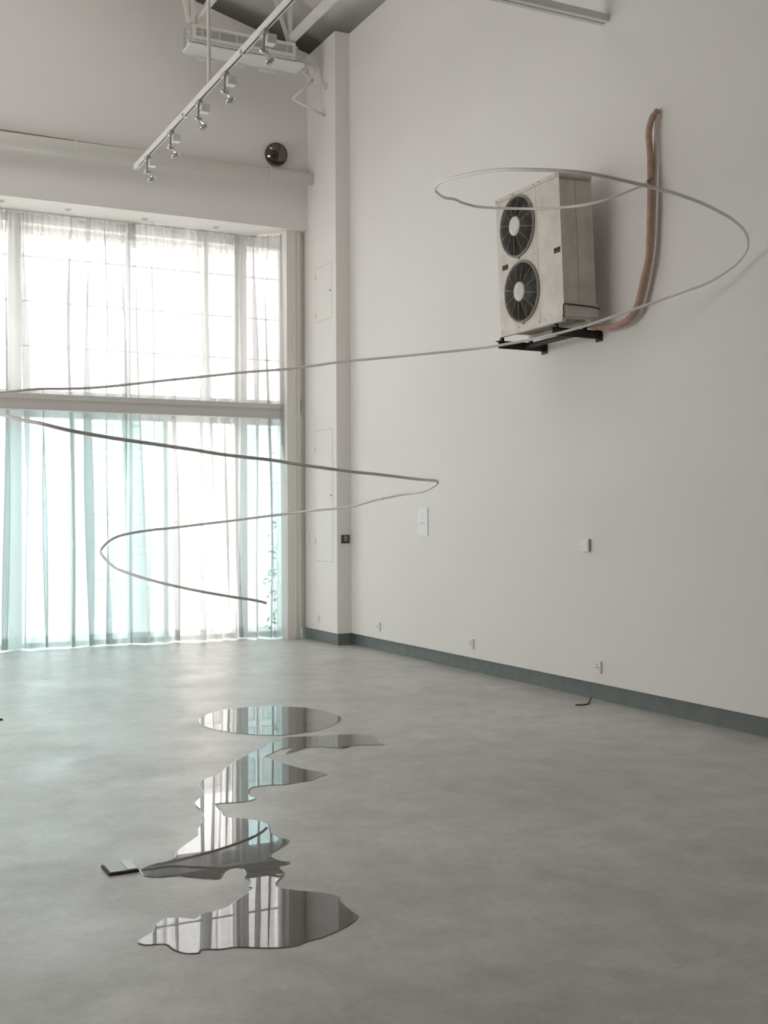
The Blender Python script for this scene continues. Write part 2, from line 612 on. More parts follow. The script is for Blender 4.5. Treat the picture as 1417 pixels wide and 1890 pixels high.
# mid-height transom beam in front of the curtains
tb = MB()
yb0 = 14.56
tb.box(-.8, XC - .002, yb0, yb0 + .10, 2.962, 3.16)
tb.box(-.8, XC - .002, yb0 - .02, yb0 + .0, 2.962, 2.975)
tb.box(-.8, XC - .002, yb0 - .025, yb0, 3.095, 3.16)
tag(tb.build('trim_transom', mat('backlit_transom_tone', (0.64, 0.62, 0.60), 0.6)), kind='structure')  # backlit shade put into the base colour, darker than the other trim
tag(MB().box(5.955, XC - .001, 14.44, 14.555, 3.05, 3.21).build('trim_bracket', STEEL_GREY), kind='structure')

# steel H post beside the pier
hp = MB()
hp.box(5.735, 5.825, 14.40, 14.62, 0, ZS)
hp.box(5.825, 5.855, 14.385, 14.62, 0, ZS)
hp.box(5.855, 5.93, 14.405, 14.62, 0, ZS)
hp.box(5.93, 6.008, 14.46, 14.62, 0.151, ZS)
tag(hp.build('trim_post', STEEL), kind='structure')

# ------------------------------------------------------------------ exterior
tag(MB().box(-40, 60, YW + .12, 70, -.35, -.12).build('exterior_ground', EXT_GROUND), kind='structure')
b1 = thing('neighbour_building', 'pale building with a grid of recessed openings seen through the open window leaf', 'building', (6.4, 20.2, -.12))
MB().box(-2.2, 3.2, .35, 3.0, 0, 3.5).build('wall', EXT_WHITE, b1)
for i in range(6):
    MB().box(-2.2, 3.2, .295, .35, .55 + i * .58, .66 + i * .58).build('ledge', EXT_WHITE, b1)
for i in range(9):
    x = -2.2 + i * .66
    MB().box(x, x + .12, .28, .35, 0, 3.5).build('pilaster', EXT_WHITE, b1)
for i in range(8):
    for k in range(5):
        MB().box(-2.08 + i * .66 + .05, -2.08 + i * .66 + .49, .30, .349, .68 + k * .58, 1.08 + k * .58).build('shutter', EXT_GREY if (i + k) % 3 else EXT_PINK, b1)
b2 = thing('low_white_building', 'long low white building with flat roof and pink base beyond the tinted panes', 'building', (-4, 23, -.12))
MB().box(-10, 7.5, 0, 4, 0.9, 3.0).build('wall', EXT_WHITE, b2)
MB().box(-10, 7.5, -.06, 4, 0.0, 0.9).build('base', EXT_PINK, b2)
MB().box(-10.2, 7.7, -.3, 4.2, 3.0, 3.14).build('roof', EXT_GREY, b2)
for i in range(10):
    w = MB().box(-9.5 + i * 1.7, -8.5 + i * 1.7, -.02, .05, 1.3, 2.3).build('window', EXT_GREY, b2)
    MB().box(-9.44 + i * 1.7, -8.56 + i * 1.7, -.03, -.02, 1.36, 2.24).build('pane', GLASS_TEAL, w)

sh = thing('shrub', 'dark green leafy shrub outside by the window edge', 'shrub', (6.5, 16.25, -.12))
lv = MB()
for i in range(420):
    h = rnd.uniform(.05, 1.9)
    a = rnd.uniform(0, 6.283)
    rr = rnd.uniform(0, .38) * (1.1 - .35 * h / 1.9)
    c = Vector((math.cos(a) * rr, math.sin(a) * rr, h))
    d = Vector((rnd.uniform(-1, 1), rnd.uniform(-1, 1), rnd.uniform(-.2, 1))).normalized()
    s = d.orthogonal().normalized() * .028
    L = rnd.uniform(.07, .14)
    lv.quad(c, c + d * L * .5 + s, c + d * L, c + d * L * .5 - s)
tag(lv.build('foliage', LEAF, sh), kind='stuff')
st = MB()
for i in range(5):
    a = i * 1.3
    st.tube([(0.04 * math.cos(a), .04 * math.sin(a), 0), (.1 * math.cos(a), .1 * math.sin(a), .8), (.17 * math.cos(a), .17 * math.sin(a), 1.7)], .012, 6)
st.build('stem', RUST, sh)


# ------------------------------------------------------------------ curtains
def curtain(name, x0, x1, yc, label, seed, folds, edge_lean=0.0, amp=.075, ybias=None):
    rr = random.Random(seed)
    ph, folds_l = [], []
    # list of folds: width share, depth, overlap
    w = [rr.uniform(.5, 1.6) for _ in range(folds)]
    tot = sum(w)
    pos, knots = 0, []
    for q in w:
        knots.append((pos / tot, (pos + q) / tot, rr.uniform(.35, 1.35), rr.choice((0, 0, .25, .55, .8)), rr.choice((-1, 1))))
        pos += q
    ncol_per = 24
    zs = [0.02, .05, .16, .6, 1.3, 2.1, 3.0, 3.8, 4.5, 5.0, 5.25, 5.38, 5.47]
    cols = []
    for (a, b, dep, ov, sg) in knots:
        for k in range(ncol_per):
            t = k / ncol_per
            cols.append((a, b, t, dep, ov, sg))
    cols.append((knots[-1][0], knots[-1][1], 1.0, knots[-1][2], knots[-1][3], knots[-1][4]))
    drift = [rr.uniform(-.03, .03) for _ in cols]
    me_v, me_f = [], []
    for zi, z in enumerate(zs):
        top = max(0.0, min(1.0, (z - 4.2) / 1.2))
        for ci, (a, b, t, dep, ov, sg) in enumerate(cols):
            s = a + (b - a) * t
            fw = (x1 - x0) * (b - a)
            A = amp * dep * (1 - .55 * top)
            x = x0 + (x1 - x0) * s - ov * fw * .55 * math.sin(2 * math.pi * t) * (1 - .75 * top)
            y = yc + A * math.sin(2 * math.pi * t + (.4 if ov else 0)) * sg
            # pinch pleats at the heading
            y += .022 * top * math.sin(2 * math.pi * t * 4)
            # slow drift of the folds with height
            x += .035 * math.sin(z * .9 + a * 17 + seed) * (1 - top) * (1 if 0 < ci < len(cols) - 1 else 0)
            if edge_lean and ci > len(cols) - 18:
                x += edge_lean * (1 - z / 5.4) * (ci - (len(cols) - 18)) / 17
            y -= .16 * (1 - z / 5.4)
            if ybias:
                y += ybias(s, z)
            me_v.append((x, y, z))
    n = len(cols)
    for zi in range(len(zs) - 1):
        for ci in range(n - 1):
            me_f.append([zi * n + ci, zi * n + ci + 1, (zi + 1) * n + ci + 1, (zi + 1) * n + ci])
    root = thing(name, label, 'curtain', ((x0 + x1) / 2, yc, 0), 'sheer curtains across the far window')
    off = Vector(((x0 + x1) / 2, yc, 0))
    hem_rows = 2
    def sub(nm, faces, m):
        used = sorted({i for f in faces for i in f})
        mp = {i: k for k, i in enumerate(used)}
        me = bpy.data.meshes.new(nm)
        me.from_pydata([tuple(Vector(me_v[i]) - off) for i in used], [], [[mp[i] for i in f] for f in faces])
        me.polygons.foreach_set('use_smooth', [True] * len(faces))
        me.update()
        return link(nm, me, m, root)
    per = n - 1
    sub('hem', me_f[:per * hem_rows], HEM)
    sub('drape', me_f[per * hem_rows:per * (len(zs) - 3)], VOILE)
    sub('heading', me_f[per * (len(zs) - 3):], HEM)
    return root


curtain('sheer_curtain', -0.75, 2.17, 14.93, 'sheer white curtain at the left edge of the photo, mostly cut off', 3, 12, amp=.09)
curtain('sheer_curtain', 2.19, 3.83, 14.93, 'sheer white curtain panel hanging left of the dark overlapping fold', 11, 7, edge_lean=.10, amp=.09)
curtain('sheer_curtain', 3.72, 5.73, 14.89, 'sheer white curtain panel reaching from the dark fold to the steel post', 23, 9, amp=.09,
        ybias=lambda s, z: -.30 * max(0, (s - .82) / .18) ** 2)
tag(MB().box(-.75, 5.68, 14.90, 14.95, ZS - .022, ZS - .001).build('curtain_track', STEEL),
    'white ceiling track carrying the sheer curtains', 'curtain track')

# ------------------------------------------------------------------ bulkhead downlights
names = ['leftmost', 'second from left', 'third from left', 'rightmost']
for i, (px, py) in enumerate(((0, 371), (125, 386), (267, 404), (397, 419))):
    p = on_floor(px, py, ZS)
    t = thing('downlight', 'small round downlight under the bulkhead above the curtains, %s of four' % names[i], 'downlight', (p.x, p.y, ZS), 'downlights in the bulkhead soffit')
    MB().lathe([(.045, -.012), (.052, -.006), (.052, 0)], (0, 0, 0), (0, 0, 1), 24).build('trim_ring', STEEL, t)
    MB().lathe([(.034, -.018), (.034, -.010)], (0, 0, 0), (0, 0, 1), 24).build('lens', LENS, t)

# ------------------------------------------------------------------ pipe, cable, mirror on the far wall
t = thing('horizontal_pipe', 'fat white pipe running along the far wall above the window', 'pipe', (0, 0, 0))
MB().tube([(XL + .002, 14.16, 6.085), (XC - .002, 14.16, 6.132)], .080, 20).build('pipe_run', STEEL, t)
for x in (-2.6, .2, 2.9, 5.4):
    z = 6.085 + (x - XL) / (XC - XL) * .045
    MB().tube([(x, 14.16 + .09 * math.cos(a * .3927), z + .09 * math.sin(a * .3927)) for a in range(16)], .006, 6, closed=True).build('pipe_clip', STEEL, t)
    MB().bar((x, 14.24, z), (x, YF - .001, z), .02, .02).build('stand_off', STEEL, t)
tag(MB().tube([(XL, YF - .008, 6.275), (0, YF - .008, 6.272), (2.0, YF - .008, 6.268), (3.9, YF - .008, 6.25), (XC - .004, YF - .008, 6.245)], .006, 6).build('cable', mat('brown_cable', (.34, .29, .26), .7)),
    'thin brown cable clipped to the far wall just above the fat pipe', 'cable')

mir = thing('convex_mirror', 'small round dark convex mirror on the far wall beside the pier', 'mirror', (5.565, YF, 6.452))
ax = Vector((-.28, -1, -.22)).normalized()
R0 = .152
_RS = .232
prof = [(R0 - .004, -.006), (R0, -.003)] + [(_RS * math.sin(a), _RS * math.cos(a) - _RS + .0545) for a in [math.radians(40.7 * (1 - i / 16)) for i in range(16)]] + [(.0008, .0545)]
MB().lathe(prof, (-.02, -.055, -.015), ax, 40).build('mirror_dome', MIRROR, mir)
MB().tube([(0, 0, 0), Vector((-.02, -.055, -.015))], .018, 10).build('mount', DARK, mir)


# ------------------------------------------------------------------ truss members and beams
def ybeam(name, label, x, y0, y1, z, wd=.06, ht=.11):
    o = thing(name, label, 'beam', (x, y0, z))
    MB().box(-wd / 2, wd / 2, 0, y1 - y0, 0, .012).box(-wd / 2, wd / 2, 0, y1 - y0, ht - .012, ht).box(-wd / 2, -wd / 2 + .012, 0, y1 - y0, .012, ht - .012).build('channel', STEEL, o)
    return o


ybeam('roof_beam', 'white steel channel under the roof leading to the right end of the ceiling air conditioner', 5.53, 4.0, 13.72, 7.69)
ybeam('roof_beam', 'white steel channel under the roof above the left end of the ceiling air conditioner', 4.32, 4.0, 13.72, 7.76, .035, .06)
tr = thing('roof_truss', 'white steel truss hangers above the ceiling air conditioner', 'truss', (0, 0, 0))
YT = 13.74
MB().bar((4.24, YT, 7.72), (4.24, YT, zr(4.24)), .055).build('hanger', STEEL, tr)
MB().bar((4.20, YT, 7.72), (3.98, YT, zr(3.98)), .045).build('diagonal', STEEL, tr)
MB().bar((4.28, YT + .02, 7.75), (4.72, YT + .02, zr(4.72)), .04).build('diagonal', STEEL, tr)
MB().bar((5.53, YT, 7.70), (5.53, YT, zr(5.53)), .05).build('hanger', STEEL, tr)
MB().bar((5.51, YT, 7.72), (5.28, YT, zr(5.28)), .04).build('diagonal', STEEL, tr)
MB().bar((4.28, YT + .03, 7.71), (5.5, YT + .03, 7.71), .02).build('tie_bar', STEEL, tr)

# X-direction tie beam that meets the right wall (top right of the photo)
bm = thing('tie_beam', 'pale grey double channel beam entering the right wall near the ceiling', 'beam', (XR, 8.1, 5.905))
BEAMP = mat('pale_beam_paint', (0.72, 0.72, 0.71), 0.5)
MB().box(XL - XR + .002, -.002, -.055, -.012, .0, .062).build('channel', BEAMP, bm)
MB().box(XL - XR + .002, -.002, .012, .055, .0, .062).build('channel', BEAMP, bm)
MB().box(XL - XR + .002, -.002, -.012, .012, .02, .05).build('web', STEEL_GREY, bm)

# ------------------------------------------------------------------ lighting track and spotlights
TX, TZ = 3.2, 5.43
tk = thing('lighting_track', 'white lighting track hanging diagonally below the roof', 'lighting track', (TX, 12.45, TZ))
MB().box(-.018, .018, -7.6, 0, .010, .058).build('rail', STEEL, tk)
MB().box(-.018, -.008, -7.6, 0, 0, .010).box(.008, .018, -7.6, 0, 0, .010).build('rail_lip', STEEL, tk)
spots_y = [11.97, 11.09, 10.18, 9.44, 8.49, 7.6]
gy = [12.42] + spots_y
for a, b in zip(gy, gy[1:]):
    MB().box(-.0078, .0078, b - 12.45 + .09, a - 12.45 - .08, .003, .0098).build('slot', DARK, tk)
for y in (10.62, 8.98):
    MB().box(-.026, .026, y - 12.45 - .012, y - 12.45 + .012, -.004, .03).build('joiner', SATIN, tk)
MB().box(-.022, .022, -.004, .012, -.005, .062).build('end_cap', STEEL, tk)
MB().tube([(0, 9.88 - 12.45, .055), (0, 9.88 - 12.45, zr(TX) - TZ)], .017, 12).build('hanger_rod', STEEL, tk)
MB().tube([(0, 5.6 - 12.45, .055), (0, 5.6 - 12.45, zr(TX) - TZ)], .017, 12).build('hanger_rod', STEEL, tk)


def spotlight(y, label, first):
    t = thing('spotlight', label, 'spotlight', (TX, y, TZ), 'track spotlights')
    MB().box(-.02, .02, -.055, .055, -.03, .004).build('adapter', SATIN, t)
    # wedge-shaped transformer box hanging under the adapter
    MB().prism([(-.045, -.098), (.03, -.098), (.065, -.032), (-.06, -.032)], 'x', .012, .085).build('transformer', WHITE_PL, t)
    hd = Vector((.46, -.30, -.84)).normalized()
    j = Vector((-.012, -.02, -.165))
    MB().bar((-.012, -.03, -.03), j + Vector((.0, 0, -.0)), .018, .012).build('arm', SATIN, t)
    MB().tube([j + Vector((-.03, .0, .012)), j + Vector((.03, -.0, -.012))], .021, 12).build('joint', SATIN, t)
    b = MB().lathe([(.010, 0), (.014, .03), (.018, .045), (.026, .052), (.043, .085), (.048, .098), (.046, .1), (.040, .088), (.012, .058)], j, hd, 28, cap=False).build('lamp_head', CHROME, t)
    MB().lathe([(.001, .083), (.041, .087)], j, hd, 28, cap=False).build('lens', LENS, b)
    return t


desc = ['spotlight at the far lower end of the lighting track', 'second spotlight from the far end of the track',
        'third spotlight on the track, just beyond the hanger rod', 'fourth spotlight on the track, just in front of the hanger rod',
        'nearest and largest spotlight, in front of the ceiling air conditioner grille']
for i, y in enumerate(spots_y[:5]):
    spotlight(y, desc[i], i == 0)

# ------------------------------------------------------------------ ceiling-suspended air conditioner near the far wall
AX0, AX1, AY0, AY1, AZ0, AZ1 = 4.165, 5.56, 13.60, 13.92, 7.40, 7.655
ca = thing('ceiling_air_conditioner', 'long white air conditioner with slatted grille hung below the roof', 'air conditioner', (AX0, AY0, AZ0))
W_, D_, H_ = AX1 - AX0, AY1 - AY0, AZ1 - AZ0
MB().box(.035, W_ - .01, .02, D_, .055, H_).build('body', STEEL, ca, bevel=.006)
MB().box(-.0, W_ + .13, .03, D_ + .0, 0, .045).build('drip_tray', mat('tray_enamel', (.88, .89, .89), .45), ca, bevel=.008)
MB().box(.06, W_ - .06, .005, .019, .058, .085).build('lower_lip', STEEL_GREY, ca)
# grille frame, dark backing, slats and dividers
gz0, gz1, gx0, gx1 = .085, H_, .035, W_ - .012
g = MB()
g.box(gx0, gx1, -.012, .018, gz1 - .035, gz1).box(gx0, gx1, -.012, .018, gz0, gz0 + .035)
g.box(gx0, gx0 + .04, -.012, .018, gz0 + .035, gz1 - .035).box(gx1 - .04, gx1, -.012, .018, gz0 + .035, gz1 - .035)
g = g.build('grille', STEEL, ca)
MB().box(gx0 + .04, gx1 - .04, .012, .019, gz0 + .035, gz1 - .035).build('backing', DARK, g)
for i in range(5):
    z = gz0 + .047 + i * .0190
    MB().box(gx0 + .04, gx1 - .04, -.008, .008, z - .002, z + .006).build('slat', STEEL, g)
for i in range(6):
    x = gx0 + .12 + i * (gx1 - gx0 - .24) / 5
    MB().box(x - .005, x + .005, -.010, .010, gz0 + .035, gz1 - .035).build('divider', STEEL, g)
for x0, x1 in ((.18, .40), (.62, .80), (1.0, 1.22), (1.28, 1.36)):
    MB().prism([(.27, -.05), (.30, -.05), (.318, 0), (.29, 0)], 'x', x0, x1).build('deflector', WHITE_PL, ca)
MB().box(-.004, .03, .02, .05, .045, H_ - .03).box(-.004, .03, D_ - .05, D_ - .02, .045, H_ + .05).bar((.012, .035, .05), (.012, D_ - .035, H_ - .02), .016).build('end_bracket', STEEL_GREY, ca)
MB().box(W_ - .008, W_ + .03, .02, D_, .055, H_ - .02).build('end_plate', STEEL_GREY, ca)
# refrigerant elbows and drain line from its right end to the pier
pp = thing('drain_piping', 'white insulated pipes bending from the ceiling air conditioner to the pier', 'pipe', (AX1, 13.8, 7.4))
o0 = Vector((AX1, 13.8, 7.4))
MB().tube(spline([Vector((5.60, 13.80, 7.56)) - o0, Vector((5.72, 13.79, 7.545)) - o0, Vector((5.83, 13.77, 7.50)) - o0, Vector((5.87, 13.75, 7.42)) - o0, Vector((5.85, 13.74, 7.35)) - o0], 6), .028, 12).build('insulated_elbow', STEEL, pp)
MB().tube(spline([Vector((5.60, 13.84, 7.50)) - o0, Vector((5.70, 13.82, 7.49)) - o0, Vector((5.78, 13.80, 7.43)) - o0, Vector((5.79, 13.78, 7.33)) - o0], 6), .030, 12).build('insulated_elbow', STEEL, pp)
MB().tube([Vector((5.70, 13.75, 7.372)) - o0, Vector((5.855, 13.75, 7.30)) - o0], .012, 10).build('drain_pipe', STEEL, pp)
MB().tube([Vector((5.855, 13.75, 7.30)) - o0, Vector((5.57, 13.75, 7.00)) - o0], .020, 10).build('drain_pipe', STEEL, pp)
MB().tube([Vector((5.57, 13.75, 7.00)) - o0, Vector((6.006, 13.72, 6.845)) - o0], .016, 10).build('drain_pipe', STEEL, pp)
MB().bar(Vector((5.80, 13.76, 7.25)) - o0, Vector((6.006, 13.68, 7.215)) - o0, .03, .02).build('bracket_arm', STEEL, pp)
MB().box(6.0 - o0.x, 6.009 - o0.x, 13.64 - o0.y, 13.72 - o0.y, 7.18 - o0.z, 7.25 - o0.z).build('bracket_plate', STEEL_GREY, pp)

# ------------------------------------------------------------------ small fittings on walls
def wall_plate(x, y, z, w, h, name, label, cat, group=None, d=.018, rocker=True, m=WHITE_PL):
    """plate on a wall facing -X"""
    t = thing(name, label, cat, (x, y, z), group)
    MB().box(-d, -.0005, -w / 2, w / 2, -h / 2, h / 2).build('plate', m, t, bevel=.003)
    if rocker:
        MB().box(-d - .004, -d + .001, -w * .28, w * .28, -h * .3, h * .05).build('insert', WHITE_PL, t, bevel=.002)
    return t


def outlet_holes(t, d=.018):
    for (yy, zz2) in ((0, .022), (-.012, -.004), (.012, -.004)):
        MB().box(-d - .0062, -d - .0035, yy - .0035, yy + .0035, zz2 - .005, zz2 + .005).build('socket_hole', DARK, t)


for y, nm in ((12.61, 'far'), (10.41, 'middle'), (8.245, 'near')):
    tt = wall_plate(XR, y, .297, .092, .105, 'power_socket', {'far': 'white power socket low on the right wall nearest the corner pier', 'middle': 'white power socket low on the right wall, the middle of three',
                    'near': 'white power socket low on the right wall below the white switch box'}[nm], 'socket', 'sockets along the right wall')
    outlet_holes(tt)
sw = thing('switch_box', 'small white surface box with reddish edge at chest height on the right wall', 'switch', (XR, 8.41, 1.362))
MB().box(-.028, -.0005, -.062, .062, -.058, .058).build('box', WHITE_PL, sw, bevel=.003)
MB().box(-.022, -.010, -.0632, -.0622, -.05, .05).build('red_edge', mat('red_plastic', (.33, .12, .09), .6), sw)
MB().box(-.031, -.028, -.045, .045, -.045, .045).build('cover', WHITE_PL, sw)
tt = wall_plate(XC, 14.32, 1.355, .085, .115, 'light_switch', 'white light switch on the pier left of the tall hatch', 'switch')
tt = thing('double_socket', 'white double socket low on the pier side', 'socket', (XC, 14.15, .292))
MB().box(-.012, -.0005, -.17, .0, -.045, .045).build('plate', WHITE_PL, tt, bevel=.003)
MB().box(-.010, -.0005, .004, .11, -.045, .045).build('plate', WHITE_PL, tt, bevel=.003)
MB().box(-.015, -.0118, -.12, -.05, -.02, .02).build('insert', WHITE_PL, tt)
MB().box(-.0125, -.0098, .05, .06, .005, .015).build('socket_hole', DARK, tt)

th = thing('thermostat', 'small dark green square control panel on the pier near face', 'thermostat', (6.125, YC, 1.352))
GREEN = mat('dark_green_panel', (.055, .07, .05), .35)
MB().box(-.058, .058, -.014, -.0005, -.054, .054).build('housing', GREEN, th, bevel=.004)
MB().box(-.022, .022, -.018, -.013, -.028, .042).build('display', mat('pale_lcd', (.22, .25, .20), .3), th)
MB().box(-.04, .04, -.017, -.013, -.046, -.036).build('button_row', DARK, th)

lab = thing('wall_label', 'white exhibition label card on the right wall', 'sign', (XR, 11.467, 1.573))
MB().box(-.012, -.0008, -.116, .116, -.158, .158).build('card', PAPER, lab)
tx = MB()
for i, (z, a, b) in enumerate(((.062, -.02, .012), (.045, -.012, .012), (.028, -.016, .008))):
    tx.box(-.0126, -.0119, a, b, z, z + .005)
for z, a, b in ((-.012, -.066, .045), (-.022, -.066, .058), (-.032, -.06, .066), (-.042, .045, .068)):
    tx.box(-.0126, -.0119, a, b, z, z + .004)
tx.build('printed_text', mat('faint_print', (.5, .51, .5), .8), lab)

# ------------------------------------------------------------------ outdoor condenser unit on the right wall
UX, UY0, UY1, UZ0, UZ1, UD = 5.725, 8.05, 9.05, 3.305, 4.535, .335
cu = thing('condenser_unit', 'large cream outdoor air conditioner with two round fans fixed high on the right wall', 'air conditioner', (UX, UY0, UZ0))
cu.rotation_euler = (0, -.042, 0)
L, HH = UY1 - UY0, UZ1 - UZ0
th_ = .012
# casing shell (open at the front)
MB().box(th_, UD, 0, th_, 0, HH - .03).box(th_, UD, L - th_, L, 0, HH - .03).box(UD - th_, UD, th_, L - th_, 0, HH - .03).box(th_, UD - th_, th_, L - th_, 0, .02).build('casing', CASING, cu)
MB().box(-.008, UD + .006, -.008, L + .008, HH - .036, HH).build('top_cover', CASING, cu, bevel=.005)
MB().box(.002, UD - .02, -.004, .0, HH - .06, HH - .045).build('side_seam', INK, cu)
MB().box(UD * .48, UD * .48 + .004, -.002, .001, .07, HH - .05).build('side_seam', INK, cu)
FR = .262
f1 = (8.705 - UY0, 4.222 - UZ0)
f2 = (8.672 - UY0, 3.632 - UZ0)


def holed_panel(y0, y1, z0, z1, cy, cz, r, seg=48):
    m = MB()
    n = 0
    for x in (0.0, th_):
        for i in range(seg):
            a = 2 * math.pi * i / seg
            m.v.append((x, cy + r * math.cos(a), cz + r * math.sin(a)))
        for i in range(seg):
            a = 2 * math.pi * i / seg
            c, s = math.cos(a), math.sin(a)
            k = min([((y1 - cy) / c if c > 1e-6 else 1e9), ((y0 - cy) / c if c < -1e-6 else 1e9), ((z1 - cz) / s if s > 1e-6 else 1e9), ((z0 - cz) / s if s < -1e-6 else 1e9)])
            m.v.append((x, cy + k * c, cz + k * s))
    # snap nearest outer points to the rectangle corners
    for base in (seg, 3 * seg):
        for (yy, z_) in ((y0, z0), (y0, z1), (y1, z0), (y1, z1)):
            best = min(range(seg), key=lambda i: (m.v[base + i][1] - yy) ** 2 + (m.v[base + i][2] - z_) ** 2)
            m.v[base + best] = (m.v[base][0], yy, z_)
    for i in range(seg):
        j = (i + 1) % seg
        m.f += [[i, j, seg + j, seg + i], [2 * seg + i, 3 * seg + i, 3 * seg + j, 2 * seg + j], [i, 2 * seg + i, 2 * seg + j, j], [seg + i, seg + j, 3 * seg + j, 3 * seg + i]]
        m.smooth += [False] * 4
    return m


SEAM = 8.40 - UY0
mid = (f1[1] + f2[1]) / 2
holed_panel(SEAM + .003, L, mid, HH - .037, f1[0], f1[1], FR).build('fan_panel', CASING, cu)
holed_panel(SEAM + .003, L, .0, mid - .0015, f2[0], f2[1], FR).build('fan_panel', CASING, cu)
MB().box(0, th_, 0, SEAM, 0, HH - .037).build('service_panel', CASING, cu)
MB().box(.05, UD - .02, th_ + .005, SEAM - .01, .03, HH - .05).build('compressor_partition', FANDARK, cu)
for (cy, cz) in (f1, f2):
    gr = MB()
    gr.tube([(-.006, cy + (FR + .006) * math.cos(i * math.pi / 24), cz + (FR + .006) * math.sin(i * math.pi / 24)) for i in range(48)], .011, 8, closed=True)
    gr = gr.build('fan_grille', GRILLE, cu)
    wires = MB()
    for k in range(13):
        r = .095 + k * .0132
        dome = -.030 + .018 * (r / FR) ** 2
        wires.tube([(dome, cy + r * math.cos(i * math.pi / 20), cz + r * math.sin(i * math.pi / 20)) for i in range(40)], .0015, 4, closed=True)
    wires.build('ring_wires', GRILLE, gr)
    for k in range(12):
        a = k * math.pi / 6 + .2
        c, s = math.cos(a), math.sin(a)
        MB().tube([(-.033, cy + .08 * c, cz + .08 * s), (-.026, cy + .17 * c, cz + .17 * s), (-.012, cy + FR * c, cz + FR * s)], .0032, 6).build('spoke', GRILLE, gr)
    MB().lathe([(.001, .042), (.07, .040), (.084, .036), (.087, .028), (.086, .024)], (0, cy, cz), (-1, 0, 0), 36).build('hub_cap', CASING, gr)
    MB().box(-.012, .0, cy - .015 , cy + .012, cz - FR - .03, cz - FR - .008).build('drain_spout', GRILLE, gr)
    fan = MB()
    fan.lathe([(.07, 0), (.07, .08)], (.06, cy, cz), (1, 0, 0), 24)
    for k in range(3):
        a0 = k * 2 * math.pi / 3
        n = 8
        for i in range(n):
            for q in range(1):
                a1, a2 = a0 + i * .13, a0 + (i + 1) * .13
                x1, x2 = .05 + .012 * i, .05 + .012 * (i + 1)
                fan.quad((x1, cy + .06 * math.cos(a1), cz + .06 * math.sin(a1)), (x1, cy + .24 * math.cos(a1), cz + .24 * math.sin(a1)),
                         (x2, cy + .24 * math.cos(a2), cz + .24 * math.sin(a2)), (x2, cy + .06 * math.cos(a2), cz + .06 * math.sin(a2)))
    fan.build('fan_blades', mat('dark_blade', (.025, .026, .02), .5), cu)
    MB().lathe([(FR, 0), (FR, .14)], (th_, cy, cz), (1, 0, 0), 40, cap=False).build('fan_shroud', FANDARK, cu)
MB().box(UD - .05, UD - .02, SEAM, L - .02, .03, HH - .06).build('coil', FANDARK, cu)
# handles, badge, screws, foot rails
for (y, z) in ((8.115 - UY0, 3.885 - UZ0), (8.93 - UY0, 3.895 - UZ0)):
    h = MB().box(-.004, .002, y - .045, y + .045, z - .022, z + .022).build('handle_recess', DARK, cu)
    MB().box(-.012, -.004, y - .038, y + .030, z + .006, z + .018).build('grip', BLACKM, h)
MB().box(-.002, .001, 8.97 - UY0, 9.02 - UY0, HH - .085, HH - .062).build('badge', mat('worn_badge', (.42, .39, .35), .5), cu)
for y in (.03, .28, SEAM + .02, .7, L - .03):
    MB().lathe([(.006, 0), (.004, .004)], (-.008, y, HH - .018), (-1, 0, 0), 8).build('screw', BLACKM, cu)
    MB().lathe([(.005, 0), (.003, .004)], (0, y, .02), (-1, 0, 0), 8).build('screw', BLACKM, cu)
MB().box(-.012, .035, .02, L - .02, -.03, -.001).build('foot_rail', CASING, cu)
MB().box(UD - .05, UD, .02, L - .02, -.03, -.001).build('foot_rail', CASING, cu)
MB().box(.03, UD - .05, .1, .9, -.012, -.001).build('base_pan', mat('stained_base', (.20, .16, .12), .7, noise=(14, (.38, .34, .29), 5, .15)), cu)
MB().box(-.0025, UD - .0, -.003, .0, 0, .004).build('side_seam', INK, cu)
# lower side cover and the stray black cable arching over it
MB().box(.02, UD + .01, -.012, -.001, .005, .115).build('pipe_cover', CASING, cu, bevel=.004)
cb = [on_x(1027, 590, 5.70), on_x(1027, 578, 5.70), on_x(1031, 566, 5.70), on_x(1040, 562, 5.72), Vector((5.86, 8.025, 3.412)), Vector((6.0, 8.025, 3.408)), Vector((6.09, 8.04, 3.40))]
cb[0].y = cb[1].y = cb[2].y = cb[3].y = 8.025
tag(MB().tube(spline(cb, 6), .006, 6).build('power_cable', BLACKM), 'thin black cable arching over the bottom corner of the condenser unit', 'cable')


def bracket(y, x0, label):
    t = thing('wall_bracket', label, 'bracket', (XR, y, 3.17), 'iron brackets under the condenser unit')
    MB().box(x0 - XR, -.0005, -.004, .004, 0, .072).build('upright_flange', BLACKM, t)
    MB().box(x0 - XR, -.0005, -.004, .05, .064, .072).build('top_flange', BLACKM, t)
    MB().box(-.012, -.0005, -.03, .06, -.02, .09).build('wall_plate', BLACKM, t)
    for x in (x0 - XR + .05, -.16):
        MB().box(x - .014, x + .014, .0, .035, .072, .104).build('rubber_foot', DARK, t)
    return t


bracket(9.03, 5.685, 'black iron bracket under the far end of the condenser unit')
bracket(8.19, 5.70, 'black iron bracket under the near end of the condenser unit')
rl = thing('bracket_rail', 'dark steel rail linking the two wall brackets under the condenser unit', 'bracket', (5.97, 8.22, 3.20))
MB().box(-.004, .004, -.0, .80, -.02, .025).build('upright_flange', BLACKM, rl)
MB().box(-.004, .04, -.0, .80, .017, .025).build('top_flange', BLACKM, rl)

